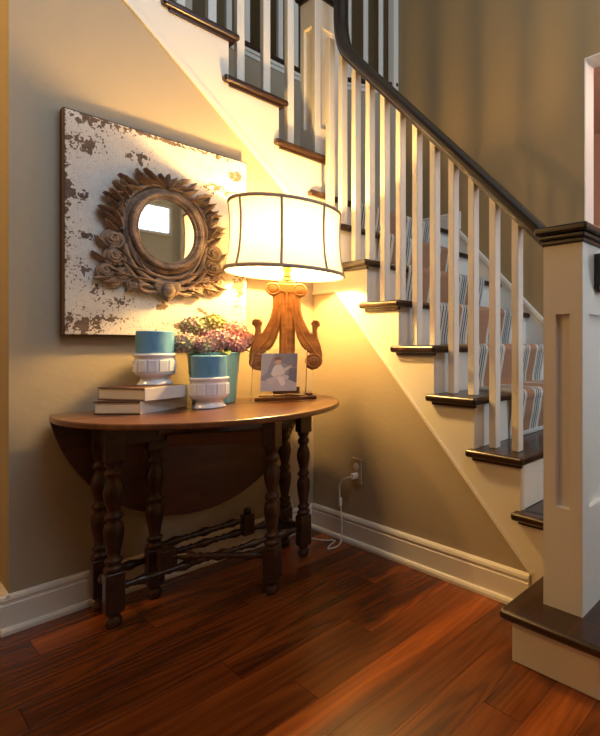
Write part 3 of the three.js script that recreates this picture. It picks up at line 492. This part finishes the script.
  const l = new THREE.PointLight(new THREE.Color(1.0, 0.60, 0.18), LAMP_CD, 0, 2); l.position.set(LX, 1.39, LZ); l.castShadow = true; l.shadow.radius = 1.5; scene.add(l);
}
// ---------------------------------------------------------------- photo frame
{
  const t = thing('photo_frame', 'clear acrylic picture frame with a photo of a seated child', 'picture frame', [-0.368, TAB + 0.002, 0.376], -0.72);
  const cv = document.createElement('canvas'); cv.width = 256; cv.height = 288; const c = cv.getContext('2d');
  c.fillStyle = '#8f8fa0'; c.fillRect(0, 0, 256, 288);
  const bl = (col, pts) => { c.fillStyle = col; c.beginPath(); c.moveTo(pts[0][0], pts[0][1]); for (const p of pts.slice(1)) c.lineTo(p[0], p[1]); c.closePath(); c.fill(); };
  bl('#a7a6b4', [[0, 0], [90, 0], [40, 150], [0, 180]]); bl('#7a7a8e', [[90, 0], [256, 0], [256, 120], [190, 90], [130, 60]]); bl('#b9b4c0', [[0, 210], [256, 190], [256, 288], [0, 288]]); bl('#6d6e84', [[200, 110], [256, 120], [256, 230], [190, 200]]);
  bl('#d9d3da', [[96, 92], [136, 84], [158, 112], [170, 150], [150, 178], [92, 182], [70, 160], [82, 118]]);
  bl('#cfc6cd', [[92, 170], [150, 160], [200, 176], [196, 196], [140, 206], [92, 200]]); bl('#c8bcc4', [[40, 196], [96, 178], [110, 220], [60, 240]]);
  bl('#e2dbe0', [[120, 182], [160, 178], [176, 236], [150, 252], [126, 220]]); bl('#d0c4c8', [[150, 120], [206, 96], [212, 108], [166, 146]]);
  c.fillStyle = '#c9a79c'; c.beginPath(); c.arc(116, 62, 24, 0, 7); c.fill(); c.fillStyle = '#7d5a4c'; c.beginPath(); c.arc(115, 50, 24, Math.PI, 2 * Math.PI); c.fill(); c.fillRect(92, 44, 10, 16);
  c.fillStyle = '#c9a79c'; c.beginPath(); c.arc(208, 100, 9, 0, 7); c.fill(); c.beginPath(); c.arc(150, 172, 8, 0, 7); c.fill();
  const ct = new THREE.CanvasTexture(cv); ct.colorSpace = THREE.SRGBColorSpace;
  const acr = new THREE.MeshPhysicalMaterial({ color: 0xffffff, roughness: 0.04, transmission: 1, thickness: 0, ior: 1.49 });
  const solid = acr.clone(); solid.thickness = 0.016; const lean = -0.16, up = new THREE.Group(); up.name = 'frame_panel'; up.rotation.x = lean; up.position.y = 0.028; t.add(up);
  part('acrylic_block', rbox(-0.1, 0.1, 0, 0.185, -0.008, 0.008, 0.003), solid, up);
  part('photograph', box(-0.066, 0.066, 0.016, 0.17, 0.0082, 0.0092), [0, 1, 2, 3, 4, 5].map((i) => i === 4 ? std(0xffffff, 0.35, { map: ct }) : std(0xdddddd, 0.6)), up);
  for (let i = 0; i < 8; i++) for (const [a, b] of [[-0.1, -0.07], [0.072, 0.1]]) part('acrylic_rib', rbox(a, b, 0.05 + i * 0.012, 0.055 + i * 0.012, 0.008, 0.012, 0.0015), acr, up);
  part('acrylic_foot', rbox(-0.1, 0.1, 0, 0.022, -0.012, 0.014, 0.003), acr, t);
}
// ---------------------------------------------------------------- books
{
  const cover = [std(0x6b4a3c, 0.7), std(0x4c3428, 0.7)], page = tex(64, 256, (u, v) => { const n = 0.86 + 0.14 * noise(u * 3, v * 200); return [240 * n, 232 * n, 224 * n]; }); M.pages = std(0xffffff, 0.85, { map: page });
  const jacket = [std(0xe2dfde, 0.5), std(0xdbd7d4, 0.5)];
  const book = (label, pos, turn, L, D, H, k, grp) => {
    const t = thing('book', label, 'book', pos, turn, grp);
    part('pages', rbox(-L / 2 + 0.004, L / 2 - 0.004, 0.004, H - 0.004, -D / 2 + 0.002, D / 2 - 0.004, 0.002), M.pages, t);
    part('cover', merge([rbox(-L / 2, L / 2, 0, 0.004, -D / 2, D / 2, 0.0015), rbox(-L / 2, L / 2, H - 0.004, H, -D / 2, D / 2, 0.0015)]), cover[k], t);
    part('spine', rbox(-L / 2, L / 2, 0, H, D / 2 - 0.004, D / 2 + 0.001, 0.0015), jacket[k], t);
  };
  book('lower hardback book at the bottom of the stack of two', [-0.751, TAB, 0.200], 0.60, 0.21, 0.155, 0.044, 1, 'books on the table');
  book('upper hardback book under the taller candle', [-0.751, TAB + 0.044, 0.205], 0.37, 0.15, 0.205, 0.044, 0, 'books on the table');
}
// ---------------------------------------------------------------- candles on milk-glass holders
{
  M.milk = std(0xe9edf7, 0.18, { clearcoat: 0.6, clearcoatRoughness: 0.1 });
  const waxT = tex(256, 128, (u, v) => { const n = fbm(u * 20, v * 12, 3); return mix3([86, 142, 184], [118, 172, 210], clamp(n * 0.9)); });
  M.wax = std(0xffffff, 0.45, { map: waxT, sheen: 0.2 }); M.wick = std(0x2a2622, 0.9);
  const holder = (label, pos, turn) => {
    const t = thing('candle_holder', label, 'candle holder', pos, turn, 'white footed candle holders');
    const body = []; // panelled bowl on a foot
    body.push(lathe([[0, 0], [0.050, 0], [0.052, 0.004], [0.050, 0.008], [0.046, 0.013], [0.043, 0.019], [0.042, 0.026], [0.046, 0.031], [0.056, 0.037], [0.059, 0.046], [0.059, 0.094], [0.056, 0.100], [0.061, 0.104], [0.062, 0.110], [0.060, 0.115], [0.054, 0.115], [0.052, 0.108], [0, 0.106]], 48));
    part('holder_body', merge(body), M.milk, t);
    for (let i = 0; i < 12; i++) { const a = i / 12 * Math.PI * 2; part('panel', rbox(-0.0125, 0.0125, 0.049, 0.091, -0.002, 0.003, 0.0018), M.milk, t, [0.0585 * Math.sin(a), 0, 0.0585 * Math.cos(a)], [0, a, 0]); }
  };
  const candle = (label, pos, h) => {
    const t = thing('pillar_candle', label, 'candle', pos, 0, 'blue pillar candles');
    part('wax', lathe([[0, 0], [0.053, 0], [0.0545, 0.002], [0.0545, h - 0.004], [0.0525, h], [0.048, h - 0.001], [0.03, h - 0.005], [0, h - 0.007]], 48), M.wax, t);
    part('wick', tube([[0, h - 0.008, 0], [0.001, h + 0.002, 0], [0.003, h + 0.009, 0.001]], 0.0012, 8, 6), M.wick, t);
  };
  const c1 = [-0.712, TAB + 0.088, 0.186], c2 = [-0.590, TAB, 0.316];
  holder('white milk-glass candle holder standing on the two books', c1, 0.1); holder('white milk-glass candle holder standing on the table top', c2, 0.22);
  candle('blue pillar candle in the holder on top of the books', [c1[0], c1[1] + 0.1085, c1[2]], 0.088); candle('blue pillar candle in the front holder before the flower bucket', [c2[0], c2[1] + 0.1085, c2[2]], 0.086);
}
// ---------------------------------------------------------------- bucket of hydrangeas
{
  const bx = -0.517, bz = 0.172;
  const teal = tex(256, 256, (u, v) => { const n = fbm(u * 14, v * 14, 4); return mix3([108, 164, 172], [140, 190, 194], n); });
  const t = thing('flower_bucket', 'teal enamel bucket behind the front candle', 'bucket', [bx, TAB, bz], 0.4);
  part('bucket_body', lathe([[0, 0.002], [0.070, 0], [0.072, 0.004], [0.074, 0.03], [0.077, 0.034], [0.075, 0.039], [0.081, 0.12], [0.084, 0.125], [0.0825, 0.131], [0.087, 0.195], [0.090, 0.198], [0.091, 0.203], [0.087, 0.205], [0.084, 0.200], [0.072, 0.012], [0, 0.01]], 48), std(0xffffff, 0.4, { map: teal }), t);
  for (const s of [-1, 1]) part('handle_ear', lathe([[0, 0], [0.012, 0], [0.012, 0.004], [0.006, 0.008], [0, 0.009]], 16), M.brass, t, [s * 0.087, 0.178, 0], [0, 0, -s * Math.PI / 2]);
  const soil = part('flower_foam', (() => { const g = new THREE.CylinderGeometry(0.082, 0.080, 0.01, 24); return g; })(), std(0x37402a, 0.95), t, [0, 0.185, 0]);
  // hydrangea head: florets of four petals spread over a dome, own colours
  const head = (label, px, py, pz, R, cols) => {
    const f = thing('hydrangea', label, 'flower', [bx + px, TAB + 0.19, bz + pz], 0, 'hydrangeas in the bucket');
    const pos = [], col = [], N = 62;
    for (let i = 0; i < N; i++) {
      const y = 1 - (i + 0.5) / N * 1.65, r = Math.sqrt(Math.max(0, 1 - y * y)), a = i * 2.39996, n = V(r * Math.cos(a), y, r * Math.sin(a));
      const rr = R * (0.9 + 0.18 * rnd()), c = V(n.x * rr, py - 0.19 + n.y * rr * 0.85, n.z * rr); const u = V(-n.z, 0.01, n.x).normalize(), v = n.clone().cross(u).normalize(), tw = rnd() * 1.5, sz = 0.0105 + 0.003 * rnd();
      const base = cols[Math.floor(rnd() * cols.length)];
      for (let k = 0; k < 4; k++) {
        const b = tw + k * Math.PI / 2; const d = u.clone().multiplyScalar(Math.cos(b)).addScaledVector(v, Math.sin(b)), e = u.clone().multiplyScalar(-Math.sin(b)).addScaledVector(v, Math.cos(b));
        const lift = 0.2 + 0.5 * rnd();
        const A = c, P1 = c.clone().addScaledVector(d, sz * 0.65).addScaledVector(e, sz * 0.5).addScaledVector(n, sz * 0.15), P2 = c.clone().addScaledVector(d, sz * 1.15).addScaledVector(n, sz * lift), P3 = c.clone().addScaledVector(d, sz * 0.65).addScaledVector(e, -sz * 0.5).addScaledVector(n, sz * 0.15);
        const j = 0.62 + 0.3 * rnd(); for (const q of [A, P1, P2, A, P2, P3]) { pos.push(q.x, q.y, q.z); col.push(base[0] * j, base[1] * j, base[2] * j); }
      }
    }
    const g = new THREE.BufferGeometry(); g.setAttribute('position', new THREE.Float32BufferAttribute(pos, 3)); g.setAttribute('color', new THREE.Float32BufferAttribute(col, 3)); g.computeVertexNormals();
    part('petals', g, M.petal, f);
    part('flower_core', (() => { const s = new THREE.SphereGeometry(R * 0.84, 14, 10); s.scale(1, 0.85, 1); s.translate(0, py - 0.19, 0); return s; })(), M.core, f);
    part('stem', tube([[0, py - 0.19 - R * 0.6, 0], [-px * 0.4, (py - 0.19) * 0.3, -pz * 0.4], [-px * 0.5, 0.004, -pz * 0.5]], 0.0028, 10, 6), M.stem, f);
  };
  M.petal = std(0xffffff, 0.8, { vertexColors: true, side: THREE.DoubleSide, transmission: 0.0 }); M.core = std(0x6e5a44, 0.95); M.stem = std(0x5c7038, 0.8);
  const pink = [[0.62, 0.30, 0.34], [0.70, 0.42, 0.44], [0.52, 0.24, 0.32], [0.66, 0.46, 0.44]], coral = [[0.72, 0.32, 0.28], [0.74, 0.42, 0.36], [0.66, 0.26, 0.28]], green = [[0.42, 0.44, 0.24], [0.52, 0.50, 0.32], [0.58, 0.40, 0.36]], dusty = [[0.50, 0.36, 0.33], [0.46, 0.42, 0.30], [0.60, 0.44, 0.40]], olive = [[0.50, 0.46, 0.16], [0.60, 0.50, 0.22], [0.42, 0.40, 0.16]];
  head('dusty pink-green hydrangea head drooping over the left bucket rim', -0.100, 0.235, 0.020, 0.042, dusty);
  head('greenish hydrangea head at the upper left of the bucket', -0.052, 0.305, -0.035, 0.044, green);
  head('mauve-pink hydrangea head at the front centre of the bucket', 0.004, 0.250, 0.048, 0.046, pink);
  head('small mauve hydrangea head low at the left front rim', -0.052, 0.232, 0.048, 0.036, dusty.concat(pink));
  head('shaded pink hydrangea head in the middle behind the others', 0.0, 0.255, -0.01, 0.045, pink);
  head('olive-yellow hydrangea head at the top of the bunch', 0.008, 0.318, -0.030, 0.042, olive);
  head('coral hydrangea head leaning right towards the lamp', 0.072, 0.285, -0.005, 0.047, coral);
  head('pale pink hydrangea head low at the right bucket rim', 0.058, 0.232, 0.045, 0.040, pink);
  head('coral-pink hydrangea head at the far right of the bunch', 0.108, 0.250, 0.015, 0.036, coral);
  // leaves
  const lf = (where, a, x, z, yy, L) => { const g = thing('hydrangea_leaf', 'dull green leaf ' + where, 'leaf', [bx + x, TAB + yy, bz + z], a, 'leaves in the bucket'); const p = [], n = 7; const pos = [], idx = []; for (let i = 0; i <= n; i++) { const q = i / n, w = 0.34 * L * Math.sin(Math.PI * Math.pow(q, 0.8)) + 0.0005; for (const s of [-1, 0, 1]) pos.push(q * L, 0.25 * L * q - 0.45 * L * q * q + Math.abs(s) * w * 0.3, s * w); } for (let i = 0; i < n; i++) for (let j = 0; j < 2; j++) { const b = i * 3 + j; idx.push(b, b + 1, b + 3, b + 1, b + 4, b + 3); } const q = new THREE.BufferGeometry(); q.setAttribute('position', new THREE.Float32BufferAttribute(pos, 3)); q.setIndex(idx); q.computeVertexNormals(); part('leaf_blade', q, M.leaf, g); };
  M.leaf = std(0x5d6e3c, 0.7, { side: THREE.DoubleSide });
  lf('sticking out at the far left of the bucket', 2.9, -0.05, 0.02, 0.215, 0.075); lf('over the right rim of the bucket', -0.3, 0.07, 0.02, 0.21, 0.06); lf('over the front rim of the bucket', -1.5, 0.0, 0.06, 0.205, 0.06); lf('under the drooping left hydrangea head', 3.6, -0.06, 0.05, 0.21, 0.06);
}
// ---------------------------------------------------------------- outlet, plug and lamp cord
{
  const oz = 0.372, oy = 0.345;
  const t = thing('wall_outlet', 'electrical outlet plate low on the wall under the stairs', 'outlet', [-0.001, oy, oz], -Math.PI / 2);
  part('cover_plate', rbox(-0.036, 0.036, -0.06, 0.06, 0, 0.006, 0.0025), std(0xb8a27c, 0.4), t);
  for (const y of [0.021, -0.021]) { const s = part('socket_face', (() => { const g = new THREE.CylinderGeometry(0.0165, 0.0165, 0.003, 24); g.rotateX(Math.PI / 2); return g; })(), M.whitePlastic, t, [0, y, 0.0068]); part('slot', merge([box(-0.007, -0.005, -0.002, 0.007, 0.001, 0.0018), box(0.005, 0.007, -0.002, 0.007, 0.001, 0.0018), box(-0.002, 0.002, -0.01, -0.006, 0.001, 0.0018)]), M.socket, s); }
  const c = thing('lamp_cord', 'white lamp cord hanging from the outlet to the floor', 'cord', [0, 0, 0]);
  part('plug', merge([(() => { const g = rbox(-0.032, -0.009, oy - 0.034, oy - 0.008, oz - 0.012, oz + 0.012, 0.005); return g; })()]), M.whitePlastic, c);
  part('cable', tube([[-0.030, oy - 0.021, oz], [-0.045, oy - 0.024, oz - 0.012], [-0.048, oy - 0.045, oz - 0.055], [-0.042, oy - 0.085, oz - 0.078], [-0.040, 0.16, oz - 0.070], [-0.042, 0.06, oz - 0.060], [-0.050, 0.008, oz - 0.058], [-0.085, 0.004, 0.33], [-0.115, 0.004, 0.318], [-0.09, 0.004, 0.29], [-0.045, 0.004, 0.262], [-0.07, 0.004, 0.22], [-0.10, 0.004, 0.10], [-0.12, 0.02, 0.035], [-0.125, 0.15, 0.032], [-0.16, 0.30, 0.030], [-0.13, 0.45, 0.032], [-0.16, 0.60, 0.04], [-0.15, 0.69, 0.055], [-0.16, TAB + 0.004, 0.10], [-0.20, TAB + 0.004, 0.20], [-0.235, TAB + 0.006, 0.25]], 0.0026, 220, 7), M.whitePlastic, c);
  part('cord_switch', rbox(-0.048, -0.034, 0.175, 0.215, oz - 0.081, oz - 0.067, 0.005), M.whitePlastic, c);
}
// lamp of the room beyond the opening
{
  const t = thing('ceiling_light', 'round ceiling light of the next room, outside the picture', 'ceiling light', [1.75, 2.9, 1.9]);
  part('fitting', lathe([[0, 0], [0.09, 0], [0.09, -0.02], [0, -0.02]], 24), M.brass, t);
  part('globe', lathe([[0, -0.12], [0.06, -0.11], [0.1, -0.07], [0.1, -0.02]], 24), new THREE.MeshStandardMaterial({ color: 0xfff2e0, emissive: new THREE.Color(1, 0.8, 0.6), emissiveIntensity: 1.5 }), t);
  const l = new THREE.PointLight(new THREE.Color(1, 0.72, 0.54), 2.2, 0, 2); l.position.set(1.75, 2.72, 1.9); l.castShadow = true; l.shadow.radius = 3; scene.add(l);
}
{
  const t = thing('ceiling_light', 'round ceiling light of the side hall, outside the picture', 'ceiling light', [-2.3, UP - 0.25, -0.35]);
  part('fitting', lathe([[0, 0], [0.09, 0], [0.09, -0.02], [0, -0.02]], 24), M.brass, t);
  part('globe', lathe([[0, -0.12], [0.06, -0.11], [0.1, -0.07], [0.1, -0.02]], 24), new THREE.MeshStandardMaterial({ color: 0xfff2e0, emissive: new THREE.Color(1, 0.7, 0.4), emissiveIntensity: 1.5 }), t);
  const l = new THREE.PointLight(new THREE.Color(1, 0.60, 0.20), 4.2, 0, 2); l.position.set(-2.3, UP - 0.42, -0.35); l.castShadow = true; l.shadow.radius = 3; scene.add(l);
}
renderer.render(scene, camera);
